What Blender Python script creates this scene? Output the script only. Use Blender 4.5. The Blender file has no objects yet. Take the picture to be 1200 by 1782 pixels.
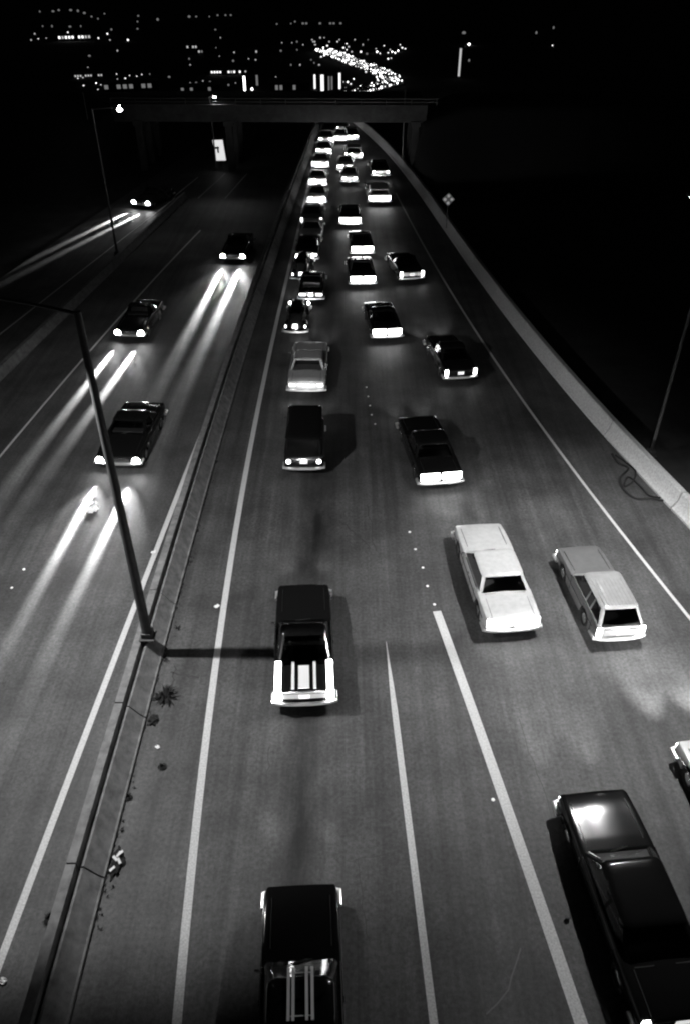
import bpy, bmesh, math, random
import numpy as np
from mathutils import Vector, Matrix
random.seed(7)
R = math.radians
SC = bpy.context.scene
COL = SC.collection

# ------------------------------------------------------------------ camera, world, exposure
H = 19.5                      # camera height above the freeway
TH = math.atan(0.746)         # pitch below the horizon
FPX = 1328.0                  # focal length in photo pixels (photo 1200 x 1782)
cam_d = bpy.data.cameras.new('camera')
cam_d.sensor_fit = 'VERTICAL'; cam_d.sensor_height = 36.0
cam_d.lens = 36.0 * FPX / 1782.0
cam_d.clip_start = 0.1; cam_d.clip_end = 9000
cam = bpy.data.objects.new('camera', cam_d); COL.objects.link(cam)
cam.location = (0, 0, H); cam.rotation_euler = (math.pi / 2 - TH, 0, 0)
SC.camera = cam
world = bpy.data.worlds.new('World'); SC.world = world
world.use_nodes = True
wn = world.node_tree.nodes; wl = world.node_tree.links
bg = wn['Background']
sky = wn.new('ShaderNodeTexSky'); sky.sky_type = 'NISHITA'; sky.sun_disc = False
sky.sun_elevation = R(-3.0); sky.sun_rotation = R(200)
bw = wn.new('ShaderNodeRGBToBW')
wl.new(sky.outputs[0], bw.inputs[0]); wl.new(bw.outputs[0], bg.inputs['Color'])
bg.inputs['Strength'].default_value = 0.05
SC.view_settings.view_transform = 'Standard'
SC.view_settings.look = 'None'
SC.view_settings.exposure = 0.0
SC.view_settings.gamma = 1.0
SC.cycles.filter_width = 2.1
SC.cycles.max_bounces = 5
SC.cycles.sample_clamp_indirect = 3.0
SC.cycles.use_denoising = True

# ------------------------------------------------------------------ street lighting (the lamps that light the frame from just outside it)
LAMP_W = 5200.0

# ------------------------------------------------------------------ helpers
def ray(x, y):
    dx = (x - 600) / FPX; dy = (891 - y) / FPX
    return (dx, math.cos(TH) + dy * math.sin(TH), -math.sin(TH) + dy * math.cos(TH))
def G(x, y, z=0.0):
    d = ray(x, y); t = (z - H) / d[2]
    return Vector((d[0] * t, d[1] * t, z))
_TD = [-1000.0, 108.0]; _TZ = [0.0, 0.0]
while _TD[-1] < 9000:
    _d = _TD[-1]
    _s = -0.135 * min(1, (_d - 108) / 25) if _d < 320 else -0.135 + 0.115 * min(1, (_d - 320) / 160) if _d < 900 else -0.02 + 0.02 * min(1, (_d - 900) / 400)
    _TD.append(_d + 4.0); _TZ.append(_TZ[-1] + _s * 4.0)
def terr(D):
    # the land runs flat under the crossing and then falls away into the valley
    return float(np.interp(D, _TD, _TZ))
def T(x, y):
    d = ray(x, y); t = 5.0
    while t < 6000:
        px, py, pz = d[0] * t, d[1] * t, H + d[2] * t
        if pz <= terr(py): break
        t += 1.0 + t * 0.002
    return Vector((d[0] * t, d[1] * t, terr(d[1] * t)))

MATS = {}
def mat(name, v, rough=0.6, metal=0.0, coat=0.0, emit=0.0, noise=None, bump=0.0, spec=0.5):
    if name in MATS: return MATS[name]
    m = bpy.data.materials.new(name); m.use_nodes = True
    nt = m.node_tree; p = nt.nodes['Principled BSDF']
    p.inputs['Base Color'].default_value = (v, v, v, 1)
    p.inputs['Roughness'].default_value = rough
    p.inputs['Metallic'].default_value = metal
    p.inputs['Coat Weight'].default_value = coat
    p.inputs['Specular IOR Level'].default_value = spec
    p.inputs['Coat Roughness'].default_value = 0.08
    if emit:
        p.inputs['Emission Color'].default_value = (1, 1, 1, 1)
        p.inputs['Emission Strength'].default_value = emit
    if noise:
        sc, amt = noise
        g = nt.nodes.new('ShaderNodeNewGeometry')
        n = nt.nodes.new('ShaderNodeTexNoise'); n.inputs['Scale'].default_value = sc
        n.inputs['Detail'].default_value = 8; n.inputs['Roughness'].default_value = 0.65
        nt.links.new(g.outputs['Position'], n.inputs['Vector'])
        r = nt.nodes.new('ShaderNodeMapRange')
        r.inputs['From Min'].default_value = 0.3; r.inputs['From Max'].default_value = 0.7
        r.inputs['To Min'].default_value = max(0, v * (1 - amt)); r.inputs['To Max'].default_value = v * (1 + amt)
        nt.links.new(n.outputs['Fac'], r.inputs['Value'])
        nt.links.new(r.outputs[0], p.inputs['Base Color'])
        if bump:
            b = nt.nodes.new('ShaderNodeBump'); b.inputs['Strength'].default_value = bump
            b.inputs['Distance'].default_value = 0.02
            nt.links.new(n.outputs['Fac'], b.inputs['Height']); nt.links.new(b.outputs[0], p.inputs['Normal'])
    MATS[name] = m
    return m

def obj(name, bm_or_data, material, parent=None, smooth=None, label=None, cat=None, group=None, kind=None):
    if isinstance(bm_or_data, bmesh.types.BMesh):
        me = bpy.data.meshes.new(name)
        bmesh.ops.recalc_face_normals(bm_or_data, faces=bm_or_data.faces)
        bm_or_data.to_mesh(me); bm_or_data.free()
    else:
        me = bm_or_data
    if material is not None and not me.materials: me.materials.append(material)
    if smooth:
        for p in me.polygons: p.use_smooth = True
        me.set_sharp_from_angle(angle=R(smooth))
    o = bpy.data.objects.new(name, me); COL.objects.link(o)
    if parent: o.parent = parent
    if label: o['label'] = label
    if cat: o['category'] = cat
    if group: o['group'] = group
    if kind: o['kind'] = kind
    return o
def thing(name, label, cat, loc=(0, 0, 0), rz=0.0, group=None):
    o = bpy.data.objects.new(name, None); COL.objects.link(o)
    o.location = loc; o.rotation_euler = (0, 0, rz)
    o.empty_display_size = 0.3
    o['label'] = label; o['category'] = cat
    if group: o['group'] = group
    return o
def box(bm, c, s, rot=None, bevel=0.0):
    m = Matrix.Translation(Vector(c))
    if rot is not None: m = m @ rot
    m = m @ Matrix.Diagonal((s[0], s[1], s[2], 1))
    r = bmesh.ops.create_cube(bm, size=1.0, matrix=m)
    if bevel:
        es = list({e for v in r['verts'] for e in v.link_edges})
        bmesh.ops.bevel(bm, geom=es, offset=bevel, segments=2, profile=0.5, affect='EDGES')
def tube(bm, pts, r0, r1=None, n=8, cap=True):
    pts = [Vector(p) for p in pts]; r1 = r0 if r1 is None else r1
    rings = []
    for i, p in enumerate(pts):
        d = (pts[min(i + 1, len(pts) - 1)] - pts[max(i - 1, 0)]).normalized()
        up = Vector((0, 0, 1)) if abs(d.z) < 0.95 else Vector((1, 0, 0))
        a = d.cross(up).normalized(); b = d.cross(a)
        r = r0 + (r1 - r0) * i / max(1, len(pts) - 1)
        rings.append([bm.verts.new(p + a * r * math.cos(2 * math.pi * k / n) + b * r * math.sin(2 * math.pi * k / n)) for k in range(n)])
    for q, w in zip(rings, rings[1:]):
        for k in range(n):
            bm.faces.new((q[k], q[(k + 1) % n], w[(k + 1) % n], w[k]))
    if cap:
        bm.faces.new(rings[0]); bm.faces.new(rings[-1])
def loft(bm, rings, closed=True, cap=True):
    vs = [[bm.verts.new(p) for p in r] for r in rings]
    n = len(vs[0])
    for q, w in zip(vs, vs[1:]):
        for k in range(n if closed else n - 1):
            bm.faces.new((q[k], q[(k + 1) % n], w[(k + 1) % n], w[k]))
    if cap:
        bm.faces.new(vs[0]); bm.faces.new(vs[-1])
    return vs
def disc(bm, c, r, axis, depth, n=16):
    a = Vector(axis).normalized()
    tube(bm, [Vector(c) - a * depth / 2, Vector(c) + a * depth / 2], r, n=n)

class Curve:
    """x as a smooth function of the distance y, through back-projected points of a painted line"""
    def __init__(self, pix, deg, z=0.0):
        p = [G(x, y, z) for x, y in pix]
        self.y0 = p[0].y; self.y1 = p[-1].y
        self.c = np.polyfit([q.y for q in p], [q.x for q in p], deg)
    def __call__(self, y):
        yc = min(max(y, self.y0), self.y1)
        v = float(np.polyval(self.c, yc))
        s = float(np.polyval(np.polyder(self.c), yc))
        return v + s * (y - yc)
    def head(self, y):
        return math.atan2(-(self(y + 1.5) - self(y - 1.5)), 3.0)    # rotation about z of something looking along +y

cA = Curve([(305,1782),(342,1450),(378,1150),(400,1000),(425,830),(460,650),(500,480),(520,400),(545,280),(556,235)], 4)
cL1 = Curve([(755,1782),(712,1450),(672,1120)], 1)
cL2 = Curve([(1010,1782),(925,1530),(840,1290),(760,1065)], 2)
cR = Curve([(1200,1080),(1138,1000),(1100,950),(940,735),(850,617),(790,520),(740,430),(690,340)], 3)
cY = Curve([(0,1680),(75,1480),(160,1250),(235,1040),(310,860),(370,710),(430,560),(485,410),(530,290)], 3)
cB = Curve([(128,1735),(185,1513),(257,1260),(311,1060),(362,850),(430,600),(470,480),(505,380),(540,270)], 3)
cRB = Curve([(1197,923),(1153,867),(1074,786),(1013,716),(923,614),(850,515),(795,430),(740,352),(700,300),(665,262),(640,234)], 3)
cM = Curve([(0,795),(215,545),(345,405)], 2)
cE = Curve([(0,580),(110,500),(230,400),(300,350)], 2)
cLB = Curve([(0,665),(95,575),(215,450),(290,385)], 1)

# ------------------------------------------------------------------ materials of the place
def asphalt():
    m = bpy.data.materials.new('asphalt'); m.use_nodes = True
    nt = m.node_tree; p = nt.nodes['Principled BSDF']; L = nt.links
    g = nt.nodes.new('ShaderNodeNewGeometry')
    def noise(scale, detail, stretch=(1, 1, 1)):
        mp = nt.nodes.new('ShaderNodeMapping'); mp.inputs['Scale'].default_value = stretch
        n = nt.nodes.new('ShaderNodeTexNoise'); n.inputs['Scale'].default_value = scale
        n.inputs['Detail'].default_value = detail; n.inputs['Roughness'].default_value = 0.7
        L.new(g.outputs['Position'], mp.inputs['Vector']); L.new(mp.outputs[0], n.inputs['Vector'])
        return n.outputs['Fac']
    def mr(v, a, b, c, d):
        r = nt.nodes.new('ShaderNodeMapRange')
        for k, q in zip(('From Min', 'From Max', 'To Min', 'To Max'), (a, b, c, d)): r.inputs[k].default_value = q
        L.new(v, r.inputs['Value']); return r.outputs[0]
    def mul(a, b, op='MULTIPLY'):
        q = nt.nodes.new('ShaderNodeMath'); q.operation = op
        for i, v in enumerate((a, b)):
            if isinstance(v, (int, float)): q.inputs[i].default_value = v
            else: L.new(v, q.inputs[i])
        return q.outputs[0]
    grain = mr(noise(9, 8), 0.3, 0.7, 0.5, 1.5)
    fine = mr(noise(45, 4), 0.3, 0.7, 0.7, 1.3)
    blot = mr(noise(0.35, 6), 0.32, 0.68, 0.55, 1.42)
    strk = mr(noise(1.0, 4, (2.2, 0.05, 1)), 0.3, 0.7, 0.62, 1.38)
    # oil dropped down the middle of the queueing lane
    sep = nt.nodes.new('ShaderNodeSeparateXYZ'); L.new(g.outputs['Position'], sep.inputs[0])
    off = mul(mul(sep.outputs[0], 1.25, 'ADD'), 0.0, 'ADD')
    sq = mul(mul(off, off), -2.2)
    ex = nt.nodes.new('ShaderNodeMath'); ex.operation = 'EXPONENT'; L.new(sq, ex.inputs[0])
    oil = mul(mul(ex.outputs[0], mr(noise(1.3, 5, (1, 0.25, 1)), 0.35, 0.6, 0.38, 0.85)), -1.0)
    oil = mul(oil, 1.0, 'ADD')
    v = mul(mul(mul(mul(mul(grain, fine), blot), strk), oil), 0.056)
    L.new(v, p.inputs['Base Color'])
    p.inputs['Roughness'].default_value = 0.62
    p.inputs['Specular IOR Level'].default_value = 0.35
    b = nt.nodes.new('ShaderNodeBump'); b.inputs['Strength'].default_value = 0.5; b.inputs['Distance'].default_value = 0.012
    L.new(noise(55, 3), b.inputs['Height']); L.new(b.outputs[0], p.inputs['Normal'])
    return m
M_ASPH = asphalt()
M_DIRT = mat('dark_earth', 0.022, 0.95, noise=(0.6, 0.5), bump=0.4)
M_CONC = mat('weathered_concrete', 0.15, 0.85, noise=(3.0, 0.45), bump=0.3)
M_CONC_R = mat('pale_concrete', 0.40, 0.8, noise=(11, 0.30), bump=0.35)
M_CONC_D = mat('bridge_concrete', 0.035, 0.9, noise=(1.2, 0.45))
M_LINE = mat('road_paint', 0.48, 0.7, noise=(22, 0.34))
M_TYRE = mat('tyre_rubber', 0.012, 0.8)
M_CHROME = mat('chrome', 0.75, 0.16, metal=1.0)
M_BUMP = mat('bumper_chrome', 0.78, 0.32, metal=0.75)
def glass():
    m = bpy.data.materials.new('window_glass'); m.use_nodes = True; nt = m.node_tree; nt.nodes.clear()
    o = nt.nodes.new('ShaderNodeOutputMaterial'); mx = nt.nodes.new('ShaderNodeMixShader'); f = nt.nodes.new('ShaderNodeFresnel'); f.inputs[0].default_value = 1.6
    t = nt.nodes.new('ShaderNodeBsdfTransparent'); t.inputs[0].default_value = (.55, .55, .55, 1)
    g = nt.nodes.new('ShaderNodeBsdfGlossy'); g.inputs['Roughness'].default_value = .05
    nt.links.new(f.outputs[0], mx.inputs[0]); nt.links.new(t.outputs[0], mx.inputs[1]); nt.links.new(g.outputs[0], mx.inputs[2]); nt.links.new(mx.outputs[0], o.inputs[0])
    return m
M_GLASS = glass()
M_SEAT = mat('seat_vinyl', .06, .5)
M_BLACK = mat('black_rubber', 0.008, 0.7)
M_TAIL = mat('tail_lens', 0.5, 0.3, emit=5.0)
M_TAILH = mat('brake_lens', 0.5, 0.3, emit=14.0)
M_HEAD = mat('head_lens', 0.8, 0.2, emit=90.0)
M_HEADL = mat('head_lens_far', 0.8, 0.2, emit=25.0)
M_PLATE = mat('number_plate', 0.75, 0.5, emit=0.7)
M_POLE = mat('galvanised_pole', 0.16, 0.5, metal=0.3, noise=(4, 0.3))
M_POLE_D = mat('dark_pole', 0.05, 0.5)
M_PAPER = mat('white_paper', 0.8, 0.8)
M_RAG = mat('dark_cloth', 0.01, 0.95)
M_REFL = mat('reflector_lens', 0.8, 0.3, emit=0.15)

# ------------------------------------------------------------------ the ground and the roads
def strip(name, ys, fl, fr, z, material, zf=None, kind='structure', nx=1, label=None):
    bm = bmesh.new(); rows = []
    for y in ys:
        a, b = fl(y), fr(y); zz = z + (zf(y) if zf else 0)
        rows.append([bm.verts.new((a + (b - a) * i / nx, y, zz)) for i in range(nx + 1)])
    for q, w in zip(rows, rows[1:]):
        for i in range(nx): bm.faces.new((q[i], q[i + 1], w[i + 1], w[i]))
    o = obj(name, bm, material, kind=kind)
    return o
def fr(a, b, s):
    n = max(1, int(round((b - a) / s))); return [a + (b - a) * i / n for i in range(n + 1)]
gys = fr(-60, 105, 15) + fr(108, 440, 4) + fr(460, 1400, 60) + fr(1500, 8500, 500)
strip('ground', gys, lambda y: -3500, lambda y: 3500, -0.15, M_DIRT, terr, nx=60)
strip('road', fr(-12, 124, 2), lambda y: cE(y) - 5.2, lambda y: cRB(y) + 0.5, 0.0, M_ASPH, terr, nx=4)
def line(name, c, a, b, w, taper=0.0, z=0.006):
    ys = fr(a, b, 1.0)
    def hw(y):
        k = 1.0
        if taper and y > b - taper: k = max(0.06, (b - y) / taper)
        return w / 2 * k
    bm = bmesh.new(); prev = None
    for y in ys:
        t = Vector((c(y + .5) - c(y - .5), 1, 0)).normalized(); n = Vector((t.y, -t.x, 0))
        p = Vector((c(y), y, z)); h = hw(y)
        cur = (bm.verts.new(p - n * h), bm.verts.new(p + n * h))
        if prev: bm.faces.new((prev[0], prev[1], cur[1], cur[0]))
        prev = cur
    return obj(name, bm, M_LINE, kind='structure')
line('road_marking', cA, -5, 112, 0.22)
line('road_marking', cY, -5, 112, 0.20)
line('road_marking', cL1, -5, 18.6, 0.19, taper=2.6)
line('road_marking', cL2, -5, 20.1, 0.30)
line('road_marking', cR, 8, 78, 0.13)
line('road_marking', cM, 12, 66, 0.11)
line('road_marking', cE, 20, 76, 0.10)
# short far pieces of lane paint lit near the sign
for (xa, ya, xb, yb) in ((345, 345, 392, 302), (392, 345, 430, 302), (300, 345, 345, 308)):
    a, b = G(xa, ya, 0.006), G(xb, yb, 0.006)
    bm = bmesh.new(); n = (b - a).cross(Vector((0, 0, 1))).normalized() * 0.06
    bm.faces.new([bm.verts.new(q) for q in (a - n, a + n, b + n, b - n)])
    obj('road_marking', bm, M_LINE, kind='structure')

# ------------------------------------------------------------------ concrete barriers
def sweep(name, c, profile, a, b, seg, material, label, cat, parent=None, gap=0.02, first=0.0):
    bm = bmesh.new(); y = a
    while y < b - 0.2:
        e = min(b, y + seg * (1.0 if not first else first)); first = 0.0
        ys = fr(y, e - gap, 1.0); rings = []
        for q in ys:
            t = Vector((c(q + .4) - c(q - .4), .8, 0)).normalized(); n = Vector((t.y, -t.x, 0))
            base = Vector((c(q), q, 0))
            rings.append([base + n * px + Vector((0, 0, pz)) for px, pz in profile])
        loft(bm, rings)
        y = e
    return obj(name, bm, material, smooth=25, label=label, cat=cat)
# the median wall: a narrow kerb-like cap, a groove, then the sloping face of the right-hand side
MED = [(0, -.05), (0, .10), (-.055, .115), (-.17, .24), (-.44, .62), (-.50, .62), (-.53, .46), (-.58, .46), (-.60, .80), (-.85, .80), (-.88, .34), (-.93, .10), (-.95, -.05)]
yw = G(362, 850).y
sweep('median_barrier', cB, MED, -5.1, 112, 5.1, M_CONC, 'long concrete median wall with dark joints between the two roadways, street lamp standing on it', 'wall', gap=.045)
RBP = [(0, -.05), (0, .10), (.06, .14), (.22, .40), (.30, .78), (.34, .82), (.56, .82), (.60, .78), (.66, -.05)]
sweep('concrete_barrier', cRB, RBP, 16, 118, 6.1, M_CONC_R, 'pale jointed concrete barrier along the right shoulder, black darkness beyond it', 'wall', gap=.07, first=0.7)
LBP = [(0, -.05), (0, .12), (-.14, .3), (-.20, .55), (-.42, .55), (-.50, .3), (-.62, .1), (-.62, -.05)]
sweep('concrete_kerb_wall', cLB, LBP, 14, 76, 6.1, mat('old_concrete', 0.10, .9, noise=(3, .4)), 'low wide concrete wall left of the oncoming lanes beside the ramp', 'wall')

# ------------------------------------------------------------------ cars
def rring(xh, y0, y1, r, z, n=5, crown=0.0):
    """rounded rectangle: front-right, front-left, rear-left, rear-right corners"""
    pts = []
    for cx, cy, a0 in ((xh - r, y1 - r, 0), (-xh + r, y1 - r, 90), (-xh + r, y0 + r, 180), (xh - r, y0 + r, 270)):
        for k in range(n):
            a = R(a0 + 90 * k / (n - 1))
            pts.append(Vector((cx + r * math.cos(a), cy + r * math.sin(a), z)))
    return pts
def strip_mesh(r0, r1, idx, out=0.0):
    bm = bmesh.new(); c = Vector((0, sum(p.y for p in r0) / len(r0), 0)); N = len(r0)
    def o(p):
        d = Vector((p.x, (p.y - c.y) * 0.45, 0)); d.normalize(); return p + d * out
    vs = [(bm.verts.new(o(r0[i % N])), bm.verts.new(o(r1[i % N]))) for i in idx]
    for a, b in zip(vs, vs[1:]): bm.faces.new((a[0], b[0], b[1], a[1]))
    return bm
def wheel(parent, x, y, r, w, cap=True):
    s = 1 if x > 0 else -1
    bm = bmesh.new()
    prof = [(0.0, -w/2), (r * .62, -w/2), (r * .93, -w/2), (r, -w/2 + .03), (r, w/2 - .03), (r * .93, w/2), (r * .62, w/2), (r * .60, w/2 - .03), (0, w/2 - .03)]
    n = 20; rings = []
    for rr, xx in prof[1:-1]:
        rings.append([Vector((x + s * xx, y + rr * math.cos(2 * math.pi * k / n), r + rr * math.sin(2 * math.pi * k / n))) for k in range(n)])
    loft(bm, rings)
    o = obj('wheel', bm, M_TYRE, parent, smooth=40)
    if cap:
        bm = bmesh.new(); rings = []
        for rr, xx in ((r * .58, w/2 - .025), (r * .5, w/2 + .005), (r * .2, w/2 + .02), (.01, w/2 + .02)):
            rings.append([Vector((x + s * xx, y + rr * math.cos(2 * math.pi * k / n), r + rr * math.sin(2 * math.pi * k / n))) for k in range(n)])
        loft(bm, rings)
        obj('hubcap', bm, M_CHROME, o, smooth=40)
def body_mesh(L, W, prof, wheels, wr, sill=0.24):
    """prof: list of (y, top z, half width factor)"""
    ys = set(round(p[0], 3) for p in prof)
    for wy in wheels:
        for d in (-1, -.92, -.7, -.35, 0, .35, .7, .92, 1): ys.add(round(wy + d * (wr + .07), 3))
    ys = sorted(y for y in ys if 0 <= y <= L)
    P = np.array([p[0] for p in prof]); Z = np.array([p[1] for p in prof]); Wf = np.array([p[2] for p in prof])
    rings = []
    for y in ys:
        zt = float(np.interp(y, P, Z)); w = float(np.interp(y, P, Wf)) * W / 2
        zb = sill
        if y < .25 or y > L - .25: zb = sill + .10
        for wy in wheels:
            d = abs(y - wy)
            if d < wr + .07: zb = max(zb, wr + math.sqrt(max(0, (wr + .07) ** 2 - d * d)) - .02)
        zb = min(zb, zt - .14)
        half = [(0, zb), (w * .90, zb), (w * .985, zb + .02), (w, zb + (zt - zb) * .45), (w * .99, zt - .07), (w * .965, zt - .02), (w * .90, zt), (w * .82, zt - .004), (w * .5, zt + .012), (0, zt + .02)]
        ring = [Vector((a, y, b)) for a, b in half] + [Vector((-a, y, b)) for a, b in half[-2:0:-1]]
        rings.append(ring)
    bm = bmesh.new(); loft(bm, rings)
    return bm
def bumper(parent, W, y, z, sgn, h=.13):
    bm = bmesh.new(); xh = W / 2 + .02; pts = []
    for k in range(9):
        a = -1 + k / 4.0
        pts.append(Vector((a * xh, y + sgn * (.10 * (1 - abs(a) ** 3) ), z)))
    full = [Vector((-xh, y - sgn * .38, z))] + pts + [Vector((xh, y - sgn * .38, z))]
    rings = []
    for i, p in enumerate(full):
        d = (full[min(i + 1, len(full) - 1)] - full[max(i - 1, 0)]).normalized(); n = Vector((d.y, -d.x, 0)) * (1 if sgn < 0 else -1)
        rings.append([p + n * .05 + Vector((0, 0, .3 * h)), p + n * .05 - Vector((0, 0, .3 * h)), p + Vector((0, 0, -h / 2)), p - n * .05 - Vector((0, 0, h * .4)), p - n * .05 + Vector((0, 0, h * .4)), p + Vector((0, 0, h / 2))])
    loft(bm, rings)
    obj('bumper', bm, M_BUMP, parent, smooth=50)
def beam(parent, x, y, z, W, sgn=1, tilt=1.0, size=50):
    l = bpy.data.lights.new('headlight_and_trail_beam', 'SPOT'); l.energy = W; l.spot_size = R(size); l.spot_blend = 1.0; l.shadow_soft_size = 0.12
    o = bpy.data.objects.new('headlight_and_trail_beam', l); COL.objects.link(o)
    o.location = (x, y, z); o.rotation_euler = (R(90 - tilt), 0, 0 if sgn > 0 else math.pi); o.parent = parent
    return o

def sedan(name, label, cat, pos, rz, paint, L=5.2, W=1.94, Hh=1.40, style='sedan', tail='bar', beams=600, roofp=None, group=None,
          tail_m=None, quad=True, far=False, streak_bars=False, belt=.93, trunkz=None, roofrib=False, head_m=None, facing=1, tailw=.42, plate=True):
    """local origin: rear bumper centre on the ground, car points to +y"""
    root = thing(name, label, cat, pos, rz, group)
    tail_m = tail_m or M_TAIL; head_m = head_m or M_HEADL
    pm = paint; rp = roofp or paint
    wr = .335
    wheels = [1.12, L - .98]
    tz = trunkz or belt
    if style == 'van':
        prof = [(0, 1.0, .93), (.06, 1.08, .98), (.3, 1.1, 1), (L - .5, 1.1, 1), (L - .12, 1.05, .97), (L, .95, .88)]
        b = 1.08
    else:
        prof = [(0, tz - .14, .92), (.05, tz - .05, .955), (.20, tz, .98), (.9, tz + .005, 1.0), (1.6, belt + .01, 1.0), (L * .55, belt + .0, 1.0), (L - 1.5, belt, .995), (L - .7, belt - .05, .98), (L - .16, belt - .10, .95), (L - .03, belt - .15, .92), (L, belt - .24, .90)]
        b = belt
    obj('body', body_mesh(L, W, prof, wheels, wr), pm, root, smooth=38)
    # underside so that the arches are dark
    bm = bmesh.new(); box(bm, (0, L / 2, .40), (W * .80, L * .9, .24)); obj('chassis', bm, M_BLACK, root)
    w2 = W / 2
    if style == 'sedan':   yb, yf, rb, rf = 1.10, L - 1.72, .62, .55
    elif style == 'coupe': yb, yf, rb, rf = .95, L - 1.95, 1.05, .60
    elif style == 'wagon': yb, yf, rb, rf = .06, L - 1.70, .34, .55
    elif style == 'hardtop': yb, yf, rb, rf = 1.30, L - 1.80, .42, .55
    else:                  yb, yf, rb, rf = .04, L - .22, .10, .26
    zt = Hh
    r0 = rring(w2 * .90, yb, yf, .16, b - .015)
    r1 = rring(w2 * (.74 if style != 'van' else .86), yb + rb, yf - rf, .20, zt - .05)
    seam = [(3, 4, 5, 6), (8, 9, 10, 11), (13, 14, 15, 16), (18, 19, 20, 21)]
    obj('windshield', strip_mesh(r0, r1, (2, 3, 4, 5, 6, 7)), M_GLASS, root, smooth=60)
    obj('side_window', strip_mesh(r0, r1, (7, 8, 9, 10, 11, 12)), M_GLASS, root, smooth=60)
    obj('rear_window', strip_mesh(r0, r1, (12, 13, 14, 15, 16, 17)), M_GLASS, root, smooth=60)
    obj('side_window', strip_mesh(r0, r1, (17, 18, 19, 20, 21, 22)), M_GLASS, root, smooth=60)
    for idx in ((1, 2, 3), (6, 7, 8), (11, 12, 13), (16, 17, 18)):
        obj('window_pillar', strip_mesh(r0, r1, idx, .012), rp, root)
    # centre pillars
    for s in (-1, 1):
        ym = (yb + yf) / 2 - .05
        nb = [ym] if style in ('sedan', 'van') else ([ym, yb + rb + .55] if style == 'wagon' else [])
        for yy in nb:
            q = [Vector((s * (w2 * .905), yy - .05, b)), Vector((s * (w2 * .905), yy + .05, b)), Vector((s * (w2 * (.745 if style != 'van' else .866)), yy + .04, zt - .05)), Vector((s * (w2 * (.745 if style != 'van' else .866)), yy - .04, zt - .05))]
            bm = bmesh.new(); bm.faces.new([bm.verts.new(v) for v in q])
            obj('window_pillar', bm, rp, root)
    if not far and style != 'van':
        nseat = ((yf - rf - .55), (yb + rb + .35)) if style != 'wagon' else ((yf - rf - .55), (yf - rf - 1.45))
        for ys_ in nseat:
            bm = bmesh.new(); box(bm, (0, ys_, b + .06), (W * .66, .16, .30), Matrix.Rotation(R(8), 4, 'X'), bevel=.05); obj('seat', bm, M_SEAT, root, smooth=50)
        bm = bmesh.new(); n_ = 18; c_ = Vector((-W * .19, yf - rf - .05, b + .10)); ax = Matrix.Rotation(R(-62), 4, 'X')
        pts_ = [c_ + ax @ Vector((.19 * math.cos(2 * math.pi * k / n_), .19 * math.sin(2 * math.pi * k / n_), 0)) for k in range(n_ + 1)]
        tube(bm, pts_, .014, n=5); obj('steering_wheel', bm, M_BLACK, root)
        bm = bmesh.new(); box(bm, (0, yf - .32, b + .03), (W * .70, .34, .10), bevel=.03); obj('dashboard', bm, M_SEAT, root)
    # roof
    def grow(ring, d, z):
        yc = (yb + rb + yf - rf) / 2
        out = []
        for p in ring:
            v = Vector((p.x, p.y - yc, 0)); l = v.length
            out.append(Vector((p.x + d * (1 if p.x > 0 else -1), p.y + d * (1 if p.y > yc else -1), z)))
        return out
    bm = bmesh.new()
    loft(bm, [grow(r1, .015, zt - .075), grow(r1, .03, zt - .05), grow(r1, .0, zt - .012), grow(r1, -.12, zt + .012), grow(r1, -.30, zt + .022)])
    if roofrib:
        for k in range(9):
            x = -.52 + k * .13
            box(bm, (x, yb + rb + .75, zt + .022), (.03, 1.35, .02))
    ro = obj('roof', bm, rp, root, smooth=40)
    # drip rail / belt trim in chrome
    ring = grow(r1, .032, zt - .058); N = len(ring)
    def piece(nm, m_, f):
        bm = bmesh.new(); f(bm); obj(nm, bm, m_, root)
    if not far:
        for q4 in ((18, 19, 20, 21), (8, 9, 10, 11)): piece('drip_rail', M_CHROME, lambda bm: tube(bm, [ring[i % N] for i in q4], .013, n=5))
        for s in (-1, 1):
            piece('side_trim', M_CHROME, lambda bm: tube(bm, [(s * w2 * .995, .4, b - .30), (s * w2 * 1.008, L / 2, b - .28), (s * w2 * .985, L - .4, b - .34)], .014, n=5))
            piece('belt_trim', M_CHROME, lambda bm: tube(bm, [(s * w2 * .955, yb + .1, b + .012), (s * w2 * .955, yf - .1, b + .012)], .012, n=5))
            piece('wiper', M_BLACK, lambda bm: tube(bm, [(s * .05 + .2, yf - .02, b + .03), (s * .05 + .2 - .42, yf - .16, b + .12)], .012, n=4))
            if style not in ('wagon', 'van'):
                piece('trunk_seam', M_BLACK, lambda bm: box(bm, (s * w2 * .74, .56, tz + .002), (.012, .95, .012)))
            if style != 'van': piece('hood_seam', M_BLACK, lambda bm: box(bm, (s * w2 * .76, L - .95, b - .035), (.012, 1.2, .03), Matrix.Rotation(R(-3.5), 4, 'X')))
            for yy in ((yb + yf) / 2 - .1, yf - .15, yb + .45):
                piece('door_seam', M_BLACK, lambda bm: box(bm, (s * w2 * .999, yy, .58), (.012, .012, .50)))
        if style not in ('wagon', 'van'): piece('trunk_seam', M_BLACK, lambda bm: box(bm, (0, yb - .04, b + .016), (W * .72, .014, .012)))
    for wx in (-1, 1):
        for wy in wheels: wheel(root, wx * (w2 - .13), wy, wr, .21, cap=not far)
    bumper(root, W, .02, .43, -1); bumper(root, W, L - .02, .43, 1)
    # tail lights
    tzz = tz - .22 if style != 'van' else .78
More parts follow.
